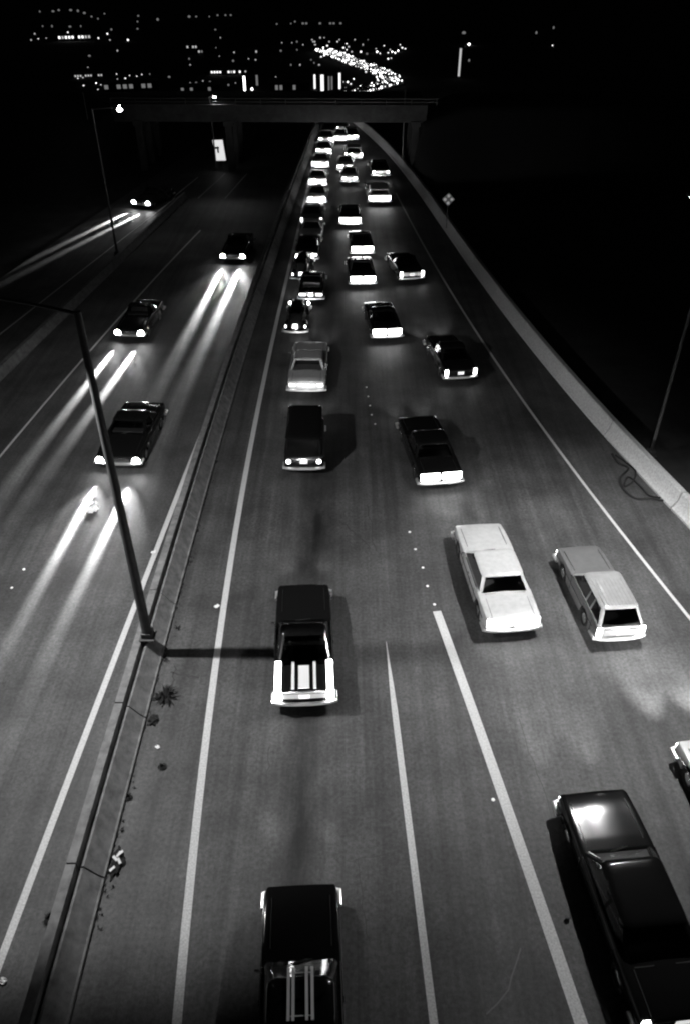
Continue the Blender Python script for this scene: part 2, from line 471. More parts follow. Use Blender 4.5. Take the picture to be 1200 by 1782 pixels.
    for s in (-1, 1):
        bm = bmesh.new()
        if tail == 'bar': box(bm, (s * (w2 * .88 - tailw / 2), -.005, tzz), (tailw, .05, .15), bevel=.012)
        elif tail == 'round':
            for k in range(2): disc(bm, (s * (w2 * .74 - k * .22), -.01, tzz), .085, (0, 1, 0), .06)
        elif tail == 'panel': box(bm, (s * w2 * .49, .015, tz - .20), (w2 * .86, .09, .33), bevel=.02)  # lens enlarged to glow like a tail light smeared by motion
        elif tail == 'fin':
            box(bm, (s * (w2 * .84), .0, tz - .20), (.24, .09, .40), bevel=.02); box(bm, (s * (w2 * .84), .62, tz + .035), (.20, 1.2, .05), bevel=.02)  # long glowing top strip added for the streaked tail light
        elif tail == 'single': disc(bm, (s * w2 * .76, -.01, tzz), .11, (0, 1, 0), .08)
        else: box(bm, (s * (w2 * .86), .0, tz - .20), (.17, .09, .34), bevel=.02)
        obj('tail_light', bm, tail_m, root)
    if plate:
        bm = bmesh.new(); box(bm, (0, -.012, tzz - .03), (.34, .03, .17), bevel=.008); obj('number_plate', bm, M_PLATE, root)
    if tail in ('panel', 'fin') or far:  # white panel added so the tail looks brightly lit from behind
        bm = bmesh.new(); box(bm, (0, .02, tz - .22 if style != 'van' else .8), (W * .84, .05, .26)); obj('tail_fill_panel', bm, mat('tail_fill_white', .7, .45), root)
    # rear valance strip
    bm = bmesh.new(); box(bm, (0, .0, tz - .11 if style != 'van' else .95), (W * .78, .03, .025)); obj('rear_trim', bm, M_CHROME, root)
    # nose: grille and headlights
    bm = bmesh.new()
    gz = b - .36 if style != 'van' else .72
    box(bm, (0, L + .0, gz), (W * .50, .02, .20))
    for k in range(5): box(bm, (0, L + .005, gz - .08 + k * .04), (W * .50, .05, .014))
    obj('grille', bm, M_CHROME, root)
    for s in (-1, 1):
        bm = bmesh.new(); disc(bm, (s * w2 * .80, L + (.01 if head_m == M_HEAD else -.012), gz), .17 if head_m == M_HEAD else .095, (0, 1, 0), .07)
        if quad: disc(bm, (s * w2 * .57, L - .01, gz), .085, (0, 1, 0), .07)
        obj('headlight', bm, head_m, root)
    if beams:
        for s in (-1, 1): beam(root, s * w2 * .72, L + .14, gz, beams * .8)
    # mirrors, handles, wipers
    bm = bmesh.new(); disc(bm, (-w2 - .06, yf - .25, b + .10), .06, (0, 1, .1), .03, n=10); tube(bm, [(-w2 + .03, yf - .25, b), (-w2 - .06, yf - .25, b + .07)], .01, n=5)
    obj('side_mirror', bm, M_CHROME, root)
    for s in (-1, 1):
        if not far: piece('door_handle', M_CHROME, lambda bm: box(bm, (s * (w2 + .008), (yb + yf) / 2 + .12, b - .13), (.03, .14, .025), bevel=.006))
    if streak_bars == 'trunk':  # pale strips added on the trunk lid for the moving car's light streaks
        for x in (-.34, .34):
            bm = bmesh.new(); box(bm, (x, .62, tz + .035), (.09, 1.15, .03), bevel=.01); obj('trunk_streak', bm, mat('trunk_streak_white', .9, .35, metal=.2), root)
        bm = bmesh.new(); box(bm, (0, .55, tz + .03), (.34, .95, .02), bevel=.008); obj('trunk_streak_mid', bm, mat('trunk_streak_white', .9, .35, metal=.2), root)
        streak_bars = False
    if streak_bars:  # white roof bars added for the bright streaks of the moving car
        bm = bmesh.new()
        yr0, yr1 = yb + rb + .05, yf - rf + .16
        for x in (-.25, -.15, .14, .26): box(bm, (x, (yr0 + yr1) / 2, zt + .09), (.065, yr1 - yr0, .03))
        for y in (yr0 + .1, yr1 - .1): box(bm, (0, y, zt + .055), (.56, .02, .015))
        for x in (-.25, .26):
            for y in (yr0 + .1, yr1 - .1): box(bm, (x, y, zt + .03), (.03, .03, .06))
        obj('roof_streak_bars', bm, mat('roof_streak_white', .9, .4), root)
    return root

def beetle(name, label, pos, rz, paint, beams=500, group=None, spot=True):
    root = thing(name, label, 'car', pos, rz, group)
    L, W = 4.05, 1.54
    def prof(t):   # centreline height along y
        ys = [0.0, .15, .45, .9, 1.35, 1.9, 2.35, 2.62, 2.95, 3.4, 3.75, 3.95]
        zs = [.52, .74, 1.0, 1.28, 1.45, 1.50, 1.44, 1.30, 1.02, .90, .74, .55]
        return float(np.interp(t, ys, zs))
    ys = [0, .07, .15, .3, .45, .65, .9, 1.1, 1.35, 1.6, 1.9, 2.1, 2.35, 2.5, 2.62, 2.8, 2.95, 3.15, 3.4, 3.6, 3.75, 3.88, 3.95]
    rings = []
    for y in ys:
        h = prof(y); end = min(1, math.sqrt(max(.04, 1 - abs((y - 1.95) / 2.02) ** 2.6)))
        w = .60 * end
        ring = []
        for k in range(9):
            a = math.pi / 2 * k / 8
            ring.append((w * math.cos(a) ** .65, .30 + (h - .30) * math.sin(a) ** .9))
        half = [(0, .28), (w, .28)] + ring[1:]
        half[-1] = (0, h)
        rings.append([Vector((a, y, b)) for a, b in half] + [Vector((-a, y, b)) for a, b in half[-2:0:-1]])
    bm = bmesh.new(); loft(bm, rings); obj('body', bm, paint, root, smooth=60)
    for s in (-1, 1):
        for wy, le in ((.75, .70), (3.2, .66)):
            bm = bmesh.new()
            bmesh.ops.create_uvsphere(bm, u_segments=16, v_segments=10, radius=1, matrix=Matrix.Translation((s * .56, wy, .36)) @ Matrix.Diagonal((.21, le, .36, 1)))
            bmesh.ops.delete(bm, geom=[v for v in bm.verts if v.co.z < .30], context='VERTS')
            obj('fender', bm, paint, root, smooth=60)
            wheel(root, s * .62, wy, .32, .15)
        bm = bmesh.new(); box(bm, (s * .62, 1.98, .32), (.20, 1.5, .05), bevel=.015); obj('running_board', bm, M_BLACK, root)
        bm = bmesh.new(); box(bm, (s * .553, 1.75, 1.17), (.03, 1.15, .30), Matrix.Rotation(R(-s * 24), 4, 'Y'), bevel=.01); obj('side_window', bm, M_GLASS, root)
        bm = bmesh.new(); bmesh.ops.create_uvsphere(bm, u_segments=12, v_segments=8, radius=1, matrix=Matrix.Translation((s * .60, .16, .60)) @ Matrix.Diagonal((.065, .06, .10, 1))); obj('tail_light', bm, M_TAIL, root, smooth=60)
        bm = bmesh.new(); disc(bm, (s * .60, 3.84, .66), .09, (0, 1, .2), .06); obj('headlight', bm, M_HEADL, root)
        if beams: beam(root, s * .6, 4.0, .66, beams)
    bm = bmesh.new(); box(bm, (0, .90, 1.285), (.74, .34, .03), Matrix.Rotation(R(34), 4, 'X'), bevel=.01); obj('rear_window', bm, M_GLASS, root)
    bm = bmesh.new(); box(bm, (0, 2.56, 1.36), (.92, .36, .03), Matrix.Rotation(R(-34), 4, 'X'), bevel=.01); obj('windshield', bm, M_GLASS, root)
    bm = bmesh.new(); box(bm, (0, .10, .72), (.30, .10, .10), Matrix.Rotation(R(40), 4, 'X'), bevel=.02); obj('plate_lamp', bm, mat('plate_glow', .7, .4, emit=3.0), root)
    bm = bmesh.new(); box(bm, (0, .03, .60), (.36, .03, .16)); obj('number_plate', bm, M_PLATE, root)
    bumper(root, 1.5, -.10, .40, -1, .11); bumper(root, 1.5, 4.02, .40, 1, .11)
    return root

P = {}
def paint(v):
    k = 'car_paint_%03d' % int(v * 1000)
    return mat(k, v, 0.30, coat=0.6, noise=(5, .12)) if v > .05 else mat(k, v, .14, spec=.3, coat=.12)
def rear_at(px, py, c=None, head=None, z=.34):
    p = G(px, py, z); p.z = 0
    rz = head if head is not None else c.head(p.y + 2.5)
    return p, rz
def mid(ca, cb, k):
    class M:
        def __call__(s, y): return ca(y) * (1 - k) + cb(y) * k
        def head(s, y): return math.atan2(-(s(y + 1.5) - s(y - 1.5)), 3.0)
    return M()
BL = paint(.006); DK = paint(.02); MD = paint(.12); PALE = paint(.36); WH = paint(.62); LG = paint(.25)

# --- left queueing lane, from the camera outwards
q = 'cars queueing in the left lane'
p, rz = rear_at(526, 1990, cA)
sedan('car', 'dark car cut off by the bottom edge with four white bars in place of light streaks on its roof', 'car', p, cL1.head(9), BL, L=5.0, W=1.86, Hh=1.36, style='hardtop', streak_bars=True, beams=700, group=q)
p, rz = rear_at(530, 1225, cA)
sedan('car', 'black car with long bright fin tail lights in place of light streaks, sitting on the lamp pole shadow', 'car', p, cL1.head(18), BL, L=5.1, W=1.94, style='coupe', tail='fin', tail_m=M_TAILH, beams=700, group=q, trunkz=.95, streak_bars='trunk', plate=True)
p, rz = rear_at(529, 817, cA)
sedan('van', 'boxy black van with round tail lamps and chrome bumper behind the pale sedan', 'van', p, 0.01, BL, L=3.7, W=1.80, Hh=1.9, style='van', tail='single', tail_m=M_TAIL, beams=700, group=q, quad=False)
p, rz = rear_at(533, 681, cA)
sedan('car', 'pale sedan with wide flat trunk just ahead of the black van', 'car', p, cA.head(40), PALE, L=5.3, W=2.02, style='hardtop', beams=800, group=q, tail='bar', tailw=.3)
p, rz = rear_at(514, 577, cA)
beetle('car', 'small dark round-backed car with a single bright plate lamp, ahead of the pale sedan', p, cA.head(48), BL, 600, q)
p, rz = rear_at(541, 522, cA)
sedan('car', 'small black round-roofed car set slightly right in the queue, bright chrome bumper', 'car', p, cA.head(54), BL, L=4.3, W=1.72, Hh=1.42, style='coupe', beams=500, group=q)
p, rz = rear_at(524, 485, cA)
beetle('car', 'dark round-backed car with bright plate lamp, farther of the two round-backed ones', p, cA.head(58), DK, 450, q)
far = [  # px, py, paint, style, width, label; paints partly lightened in place of lamp light
    (534, 452, DK, 'coupe', 1.75, 'black car with one long bright tail bar just ahead of the farther round-backed car'),
    (541, 419, WH, 'hardtop', 1.8, 'car with square all-white tail in the middle of the queue'),
    (542, 391, MD, 'sedan', 1.9, 'grey-roofed car with white bow-shaped tail, level with the car in the next lane'),
    (551, 353, PALE, 'coupe', 1.8, 'car with pale roof edge and dark rear window, left lane queue'),
    (552, 322, WH, 'sedan', 1.85, 'white sedan with two dark rear window patches in the left queue'),
    (557, 291, LG, 'sedan', 1.85, 'light grey car with a bright white bumper before the overpass'),
    (563, 268, PALE, 'sedan', 1.85, 'pale car in the queue near the overpass mouth'),
    (567, 249, WH, 'coupe', 1.85, 'white car nearly under the overpass in the left lane'),
    (572, 235, MD, 'sedan', 1.85, 'greyish car beneath the overpass edge, left lane'),
    (576, 223, PALE, 'sedan', 1.85, 'farthest pale car of the left lane under the overpass')]
for i, (x, y, pm, st, w, lb) in enumerate(far):
    p, rz = rear_at(x, y, cA)
    sedan('car', lb, 'car', p, cA.head(p.y + 2), pm, L=4.6, W=w, style=st, beams=1400, group=q, far=True, tail=('bar', 'round', 'tall')[i % 3], tail_m=M_TAIL)
# --- middle lane
q = 'cars in the middle lane'
cMid = mid(cA, cR, .5)
def hd(a, b):
    A, B = G(*a), G(*b); return math.atan2(-(B.x - A.x), B.y - A.y)
h3 = hd((890, 1097), (820, 905))
mids = [
    (766, 842, hd((766, 842), (722, 735)), BL, 'hardtop', 5.3, 1.98, 'long black hardtop with broad white tail ahead of the big white car', 600, 'panel', M_TAILH),
    (673, 588, hd((673, 588), (650, 520)), BL, 'sedan', 4.7, 1.88, 'black sedan with dark roof and tall white tail, alone at mid distance', 600, 'panel', M_TAILH),
    (631, 495, hd((631, 495), (620, 440)), DK, 'sedan', 4.5, 1.88, 'dark car with white heart-shaped tail close behind another', 450, 'panel', M_TAILH),
    (630, 442, hd((630, 442), (622, 400)), DK, 'coupe', 4.4, 1.80, 'dark round-roofed car just ahead of the heart-tailed one', 450, 'panel', M_TAILH),
    (609, 391, hd((609, 391), (607, 340)), BL, 'sedan', 4.6, 1.92, 'black-roofed car with bright rear shelf and white tail in the middle lane', 700, 'panel', M_TAILH),
    (608, 317, hd((609, 317), (607, 290)), PALE, 'sedan', 4.4, 1.75, 'pale car with two bright tail lamps in the middle lane before the overpass', 700, 'round', M_TAILH),
    (600, 296, hd((600, 296), (602, 270)), WH, 'sedan', 4.4, 1.75, 'white car bumper to bumper ahead of the twin-lamp car', 700, 'bar', M_TAILH),
    (592, 245, hd((600, 245), (602, 225)), WH, 'sedan', 4.4, 1.8, 'white car glaring at the overpass mouth, middle lane', 700, 'bar', M_TAILH),
    (593, 229, hd((600, 245), (602, 225)), WH, 'coupe', 4.4, 1.8, 'farthest white car of the middle lane under the overpass', 700, 'bar', M_TAILH),
    (615, 276, hd((617, 276), (614, 250)), PALE, 'wagon', 4.8, 1.95, 'pale wagon with dark rear window right of the middle lane near the overpass', 700, 'tall', M_TAILH),
    (611, 243, hd((611, 243), (606, 225)), DK, 'sedan', 4.6, 1.85, 'dark car right ahead of the pale wagon near the overpass', 700, 'bar', M_TAILH)]
for (x, y, h, pm, st, L, W, lb, bmw, tl, tm) in mids:
    p = G(x, y, .34); p.z = 0
    sedan('car', lb, 'car', p, h, pm, L=L, W=W, style=st, beams=bmw, group=q, tail=tl, tail_m=tm, far=(y < 500), tailw=.5 if y > 450 else .62)
# --- right lane
q = 'cars in the right lane'
rights = [
    (890, 1097, h3, paint(.42), 'hardtop', 5.5, 2.0, 'big white hardtop whose tail is fully lit, beside the silver wagon', 800, 'panel', M_TAILH, None),
    (800, 659, hd((800, 659), (765, 600)), BL, 'sedan', 4.9, 1.85, 'black car with two bright corner tail lamps near the right edge line', 900, 'tall', M_TAILH, None),
    (716, 486, hd((716, 486), (690, 450)), BL, 'coupe', 4.6, 1.8, 'black car with three separate glaring tail lamps in the right lane', 600, 'tall', M_TAILH, None),
    (660, 352, hd((660, 352), (652, 318)), WH, 'wagon', 5.2, 2.15, 'large pale wagon with dark rear window stopped near the right barrier', 700, 'panel', M_TAILH, None),
    (662, 306, hd((662, 306), (650, 275)), BL, 'sedan', 4.8, 1.95, 'black car directly ahead of the large pale wagon', 700, 'single', M_TAILH, None)]
for (x, y, h, pm, st, L, W, lb, bmw, tl, tm, rp) in rights:
    p = G(x, y, .34); p.z = 0
    sedan('car', lb, 'car', p, h, pm, L=L, W=W, style=st, beams=bmw, group=q, tail=tl, tail_m=tm, far=(y < 500), roofp=rp, tailw=.55)
# --- cars coming up the joining lanes at the right
q = 'cars joining from the right'
p = G(1075, 1112, .34); p.z = 0
sedan('station_wagon', 'silver station wagon with ribbed roof and bright corner tail lamps beside the white hardtop', 'car', p, hd((1075, 1112), (1000, 965)) + .0, MD, roofp=LG, L=4.5, W=1.74, Hh=1.46, style='wagon', beams=800, group=q, tail='tall', tail_m=M_TAILH, roofrib=True)
hb = hd((1180, 1785), (1022, 1385))
p = G(1180, 1790, .34); p.z = 0
sedan('car', 'long glossy black sedan with chrome window frames at the bottom right corner', 'car', p, hb, BL, L=5.6, W=2.0, Hh=1.42, style='sedan', beams=1500, group=q, tail='tall', tail_m=M_TAILH, tailw=.6, belt=.95)
p = G(1388, 1600, .34); p.z = 0
sedan('car', 'white car cut off by the right edge, only its lit front corner showing', 'car', p, hb, WH, L=5.0, W=1.9, style='sedan', beams=6000, group=q)

# --- oncoming cars on the left roadway, headlights towards the camera
q = 'oncoming cars with headlights on'
def oncoming(px, py, h, pm, L, W, lb, bw_, st='sedan', quad=False, hm=None, trail_core=75000):
    f = G(px, py, .62); f.z = 0
    # the local origin is the rear bumper: put it L behind the nose along the heading
    d = Vector((-math.sin(h), math.cos(h), 0))          # direction from nose to tail in the world
    o_ = sedan('oncoming_car', lb, 'car', f + d * L, h + math.pi, pm, L=L, W=W, style=st, beams=bw_, group=q, quad=quad, tail_m=mat('dim_lens', .2, .3), head_m=hm or M_HEAD, plate=False)
    for s_ in (-1, 1):  # narrow extra beams added along the road for the long headlight trails
        beam(o_, s_ * W * .36, L + .2, .60, trail_core, tilt=12.5, size=29).scale = (.20, 1, 1)
hl = hd((135, 950), (250, 730))
oncoming(205, 800, hl, BL, 5.0, 2.1, 'nearest oncoming black car with two glaring headlights left of the median lamp pole', 3600)
oncoming(405, 445, cY.head(57), BL, 4.8, 1.85, 'oncoming dark car with headlights on in the lane by the median, far up the road', 1500)
oncoming(225, 578, hd((125, 712), (275, 515)), BL, 4.6, 1.8, 'oncoming dark car with headlights on crossing behind the top of the lamp pole', 900)
oncoming(245, 352, hd((200, 375), (262, 345)), DK, 4.6, 1.8, 'oncoming car with headlights on out on the far left ramp', 900)

# ------------------------------------------------------------------ street lamps
def street_lamp(label, base, top, arm, lit=None, mt=None, r=.11, name='street_lamp', box_base=True, spot=None, aim=None):
    t = thing(name, label, 'street lamp', base, 0, None)
    bm = bmesh.new(); h = top
    tube(bm, [(0, 0, .1), (0, 0, h * .5), (0, 0, h)], r, r * .55, n=12); obj('pole', bm, mt or M_POLE, t, smooth=50)
    if box_base:
        bm = bmesh.new(); box(bm, (0, 0, .14), (.36, .36, .28), bevel=.02); box(bm, (0, 0, .03), (.5, .5, .06), bevel=.01)
        obj('base_plate', bm, M_POLE_D, t)
    if arm:
        a = Vector(arm)
        bm = bmesh.new(); pts = [Vector((0, 0, h - .05)) + Vector((a.x * k, a.y * k, a.z * math.sin(k * math.pi / 2))) for k in (0, .15, .35, .6, .8, 1.0)]
        tube(bm, pts, .05, .035, n=8); obj('mast_arm', bm, mt or M_POLE, t, smooth=50)
        bm = bmesh.new(); bmesh.ops.create_uvsphere(bm, u_segments=16, v_segments=10, radius=1, matrix=Matrix.Translation(pts[-1] + a.normalized() * .25) @ Matrix.Rotation(math.atan2(a.y, a.x), 4, 'Z') @ Matrix.Diagonal((.36, .17, .11, 1)))
        lh = obj('lamp_head', bm, M_POLE_D, t, smooth=60)
        bm = bmesh.new(); bmesh.ops.create_uvsphere(bm, u_segments=12, v_segments=8, radius=1, matrix=Matrix.Translation(pts[-1] + a.normalized() * .25 + Vector((0, 0, -.07))) @ Matrix.Diagonal((.2 if lit is None else lit, .14 if lit is None else lit, .10 if lit is None else lit, 1)))
        obj('lamp_lens', bm, mat('lamp_glow', .8, .3, emit=60.0), lh, smooth=60)
        if spot:
            l = bpy.data.lights.new('lamp_light', 'SPOT'); l.energy = spot[0]; l.spot_size = R(spot[1]); l.spot_blend = spot[2]; l.shadow_soft_size = .12
            o = bpy.data.objects.new('lamp_light', l); COL.objects.link(o); o.parent = t
            o.location = pts[-1] + a.normalized() * .25 + Vector((0, 0, -.22))
            d = (Vector(aim) - (o.location + Vector(base))).normalized()
            o.rotation_euler = d.to_track_quat('-Z', 'Y').to_euler()
    return t
pb = G(258, 1108, .8)
street_lamp('tall lamp pole standing on the median wall, its shadow crossing the near lanes', (pb.x, pb.y, .80), 11.4, (-3.2, 0, .5), r=.17, spot=(9800, 117, .2), aim=(pb.x - 2.2, pb.y + 3.5, 0), mt=mat('weathered_pole', .06, .5, metal=.2, noise=(4, .3)))
pr = G(1130, 792)
street_lamp('thin lamp pole behind the pale right-hand barrier', (pr.x, pr.y, 0), 11.5, (-.9, -.1, .3), mt=mat('dim_pole', .05, .5), r=.08)
# the lamp whose light falls on the right-hand lanes: just outside the right edge of the frame
street_lamp('lamp post out of frame at the right, throwing light over the near lanes', (14.8, 21.3, 0), 12, (-4.1, 0, .4), r=.12, spot=(11000, 122, .75), aim=(10.7, 18.4, 0))
pf = G(205, 443)
street_lamp('lamp post with a blazing lamp by the far end of the left wall', (pf.x, pf.y, 0), 10.2, (1.7, 0, .1), lit=.19, r=.10, mt=mat('dim_pole', .05, .5), spot=(1300, 120, .8), aim=(pf.x + 2, pf.y + 8, 0))
for (x, yb_, yt, lb) in ((377, 296, 150, 'slim dark pole just before the overpass, right of the white sign'), (170, 300, 205, 'dim pole at the far left before the overpass'), (699, 290, 190, 'faint pole beside the right end of the overpass')):
    b = G(x, yb_); hh = 8.5 if x == 377 else 7.5
    if x == 377:
        street_lamp(lb, (b.x, b.y, 0), 7.0, (.35, -.2, .1), lit=.16, r=.09, mt=mat('mid_pole', .12, .6), spot=(650, 120, .9), aim=(b.x + 3, b.y - 4, 0)); continue  # spot added on this pole to brighten the road patch by the sign
    street_lamp(lb, (b.x, b.y, 0), hh, None, r=.09, mt=mat('mid_pole', .22, .6), name='pole')

# ------------------------------------------------------------------ the overpass
ov = thing('overpass', 'dark concrete overpass crossing the whole freeway in the distance', 'bridge', (0, 86, 0), R(-1.0))
bm = bmesh.new(); box(bm, (-7.7, 4.5, 5.75), (32, 9.0, .35)); obj('deck', bm, M_CONC_D, ov)
bm = bmesh.new()
for k in range(4): box(bm, (-7.7, .9 + k * 2.4, 5.15), (32, .5, .85))
obj('girder', bm, M_CONC_D, ov)
for yy in (.12, 8.9):
    bm = bmesh.new(); box(bm, (-7.7, yy, 6.15), (32, .22, .55), bevel=.03); obj('parapet', bm, M_CONC_D, ov)
bm = bmesh.new(); box(bm, (-7.2, .12, 6.65), (33, .05, .05)); box(bm, (-7.2, .12, 6.95), (33, .05, .05))
for k in range(14): box(bm, (-23.6 + k * 2.52, .12, 6.68), (.05, .05, .56))
obj('railing', bm, mat('rail_metal', .08, .6), ov)
for x in (-21.3, -12.0, -5.0, 7.2):
    bm = bmesh.new()
    for yy in ((.9, 4.5, 8.1) if x != -5.0 else (.9, 4.5, 8.1)): box(bm, (x, yy, 2.35), (.75, .75, 4.75), bevel=.08)
    box(bm, (x, 4.5, 4.6), (1.0, 8.2, .5))
    if x != -5.0: obj('pier', bm, M_CONC_D, ov)
    else: bm.free()
# earth banks that carry the ends of the overpass
for xa, xb, nm in ((6.9, 60, 1), (-24.2, -80, -1)):
    bm = bmesh.new(); n = 1 if xb > xa else -1
    rows = []
    for yy, kk in ((74, 0), (80, .35), (84.5, .95), (86, 1), (95, 1), (97, .95), (104, 0)):
        rows.append([bm.verts.new((xa + (xb - xa) * t_ + n * (1.5 * (1 - kk)), yy + .5 * math.sin(t_ * 9), -.3 + (6.6 if t_ > .02 else 5.0 * (t_ / .02)) * kk + .15 * math.sin(t_ * 40) * kk)) for t_ in (0, .02, .1, .25, .5, .75, 1)])
    for q, w in zip(rows, rows[1:]):
        for i in range(6): bm.faces.new((q[i], q[i + 1], w[i + 1], w[i]))
    obj('embankment', bm, mat('bank_earth', .012, .95), kind='structure', smooth=60)
# lit roadside sign by the pier
sg = G(385, 296); sn = thing('road_sign', 'small bright white sign with a dark hook mark beside the overpass pier', 'sign', (sg.x, sg.y, 0), R(-25))
bm = bmesh.new(); tube(bm, [(-.35, .05, 0), (-.35, .05, 2.9)], .05); tube(bm, [(.35, .05, 0), (.35, .05, 2.9)], .05); obj('post', bm, M_POLE, sn)
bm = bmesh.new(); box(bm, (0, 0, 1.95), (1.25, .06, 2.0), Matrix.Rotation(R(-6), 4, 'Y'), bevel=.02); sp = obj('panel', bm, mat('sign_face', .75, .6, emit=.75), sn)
bm = bmesh.new(); box(bm, (-.28, -.045, 2.18), (.62, .02, .20), Matrix.Rotation(R(-12), 4, 'Y')); box(bm, (-.12, -.045, 1.95), (.2, .02, .5)); obj('mark', bm, M_BLACK, sn)
# diamond object marker at the right
dg = G(775, 402); ds = thing('diamond_sign', 'small diamond-shaped marker with four reflectors beyond the right barrier', 'sign', (dg.x, dg.y, 0), 0)
bm = bmesh.new(); tube(bm, [(0, .05, 0), (0, .05, 2.4)], .035); obj('post', bm, M_POLE_D, ds)
bm = bmesh.new(); box(bm, (0, 0, 2.55), (.78, .03, .78), Matrix.Rotation(R(45), 4, 'Y')); obj('panel', bm, mat('marker_face', .12, .6), ds)
for dx, dz in ((0, .28), (0, -.28), (.28, 0), (-.28, 0)):
    bm = bmesh.new(); disc(bm, (dx, -.03, 2.55 + dz), .13, (0, 1, 0), .03); obj('reflector', bm, mat('marker_reflector', .5, .4, emit=.16), ds)

# ------------------------------------------------------------------ small things on the road
def dot(x, y, lb, g, s=1.0):
    p = G(x, y, .0)
    bm = bmesh.new(); bmesh.ops.create_uvsphere(bm, u_segments=10, v_segments=6, radius=1, matrix=Matrix.Diagonal((.055 * s, .055 * s, .022 * s, 1)))
    o = obj('reflector_dot', bm, M_REFL, smooth=60, label=lb, cat='road marker', group=g); o.location = (p.x, p.y, .008)
    return o
for (x, y) in ((755, 1052), (743, 1020), (735, 988), (722, 956), (712, 926)):
    dot(x, y, 'small pale raised lane marker in the row leading to the wide solid line', 'raised markers before the wide solid line')
for (x, y) in ((652, 738), (646, 722), (643, 706), (640, 690), (637, 674)):
    dot(x, y, 'dim raised lane marker in the row right of the pale sedan', 'dim raised markers at mid distance', .8)
dot(857, 1392, 'single pale marker stud left of the black sedan at bottom right', None)
dot(21, 1023, 'pale stud on the left roadway, nearer of a pair', None); dot(42, 991, 'pale stud on the left roadway, farther of a pair', None)
for (x, y, sx, lb) in ((163, 888, .42, 'crumpled white paper lying between the headlights of the nearest oncoming car'), (268, 962, .16, 'small pale scrap of litter by the left yellow line'),
                       (378, 1056, .16, 'small pale scrap of litter touching the long left lane line'), (275, 1301, .12, 'tiny scrap of litter right of the median wall'), (6, 1708, .14, 'pale litter at the left edge near the bottom')):
    p = G(x, y, .0); bm = bmesh.new()
    n = 7; vs = [[bm.verts.new(((i / (n - 1) - .5) * sx * 1.3, (j / (n - 1) - .5) * sx, .02 + random.random() * .09 * sx / .3)) for i in range(n)] for j in range(n)]
    for j in range(n - 1):
        for i in range(n - 1):
            if (i, j) not in ((0, 0), (n - 2, 0), (0, n - 2), (n - 2, 2)): bm.faces.new((vs[j][i], vs[j][i + 1], vs[j + 1][i + 1], vs[j + 1][i]))
    o = obj('paper_litter', bm, M_PAPER, label=lb, cat='litter'); o.location = (p.x, p.y, .0); o.rotation_euler.z = random.random() * 3
def rag(x, y, sx, sy, lb, bits=True, seed=1):
    rnd = random.Random(seed); p = G(x, y, 0); bm = bmesh.new()
    bmesh.ops.create_icosphere(bm, subdivisions=4, radius=1)
    for v in bm.verts:
        k = 1 + .35 * math.sin(v.co.x * 5 + seed) * math.cos(v.co.y * 6) + rnd.uniform(-.12, .12)
        v.co = Vector((v.co.x * sx * k, v.co.y * sy * k, max(-.02, v.co.z * .10 * k)))
    t = thing('debris', lb, 'litter', (p.x, p.y, 0))
    obj('cloth', bm, M_RAG, t, smooth=40)
    if bits:
        bm = bmesh.new()
        for k in range(5):
            box(bm, (rnd.uniform(-.5, .5) * sx, rnd.uniform(-.6, .6) * sy, .11 + k * .012), (.07, .16, .01), Matrix.Rotation(rnd.uniform(-1, 1), 4, 'Z') @ Matrix.Rotation(.3, 4, 'X'))
        obj('scrap', bm, M_PAPER, t)
rag(204, 1502, .17, .38, 'dark rag with white scraps against the median wall near the bottom left', True, 3)
rag(268, 1254, .16, .22, 'small dark heap at the foot of the median wall below the weeds', False, 5)
def weed(x, y, s, lb, seed):
    rnd = random.Random(seed); p = G(x, y, 0); bm = bmesh.new()
    for k in range(70):
        a = rnd.uniform(0, 2 * math.pi); l = s * rnd.uniform(.4, 1.0); h = s * rnd.uniform(.1, .5)
        d = Vector((math.cos(a), math.sin(a), 0)); n = Vector((-d.y, d.x, 0)) * .018
        b = d * .03; m_ = d * l * .5 + Vector((0, 0, h)); e = d * l + Vector((0, 0, h * .5))
        va = [bm.verts.new(q) for q in (b - n, b + n, m_ + n * 1.4, m_ - n * 1.4)]; bm.faces.new(va)
        bm.faces.new((va[3], va[2], bm.verts.new(e)))
    o = obj('weed', bm, mat('dry_weed', .012, .9), label=lb, cat='weed'); o.location = (p.x, p.y, 0)
weed(289, 1214, .55, 'ragged dark weed on the right of the median wall below the pole shadow', 1)
weed(214, 1222, .30, 'small dark weed on the left of the median wall', 2)
weed(224, 1388, .16, 'tiny weed tuft right of the median wall between the heap and the rag', 3)
weed(88, 1600, .22, 'small dark weed left of the median wall near the bottom', 4)
weed(340, 925, .18, 'small tuft at the right foot of the median wall above the lamp pole base', 6)
weed(283, 1335, .01 + .16, 'little tuft right of the wall under the dark heap', 8)
# wire tie across the median at its joint and the fallen cable on the right shoulder
bm = bmesh.new(); pts = [(1064, 790), (1075, 806), (1092, 815), (1078, 832), (1084, 852), (1105, 868), (1130, 868), (1150, 871), (1160, 868)]
def smooth_path(p, k=5):
    out = []
    for i in range(len(p) - 1):
        a, b_, c, d = p[max(i - 1, 0)], p[i], p[i + 1], p[min(i + 2, len(p) - 1)]
        for j in range(k):
            t = j / k; out.append(.5 * ((2 * b_) + (c - a) * t + (2 * a - 5 * b_ + 4 * c - d) * t * t + (3 * b_ - a - 3 * c + d) * t ** 3))
    return out + [p[-1]]
ww = smooth_path([G(x, y, .03) for x, y in pts]); tube(bm, ww, .055, n=6)
ww2 = [G(x, y, .06) for x, y in ((1070, 792), (1090, 806), (1105, 820), (1100, 838), (1085, 846), (1092, 830), (1112, 845), (1128, 862), (1148, 866))]; tube(bm, smooth_path(ww2), .04, n=6)
obj('cable', bm, M_RAG, smooth=60, label='tangled black cable lying on the right shoulder against the pale barrier', cat='cable')
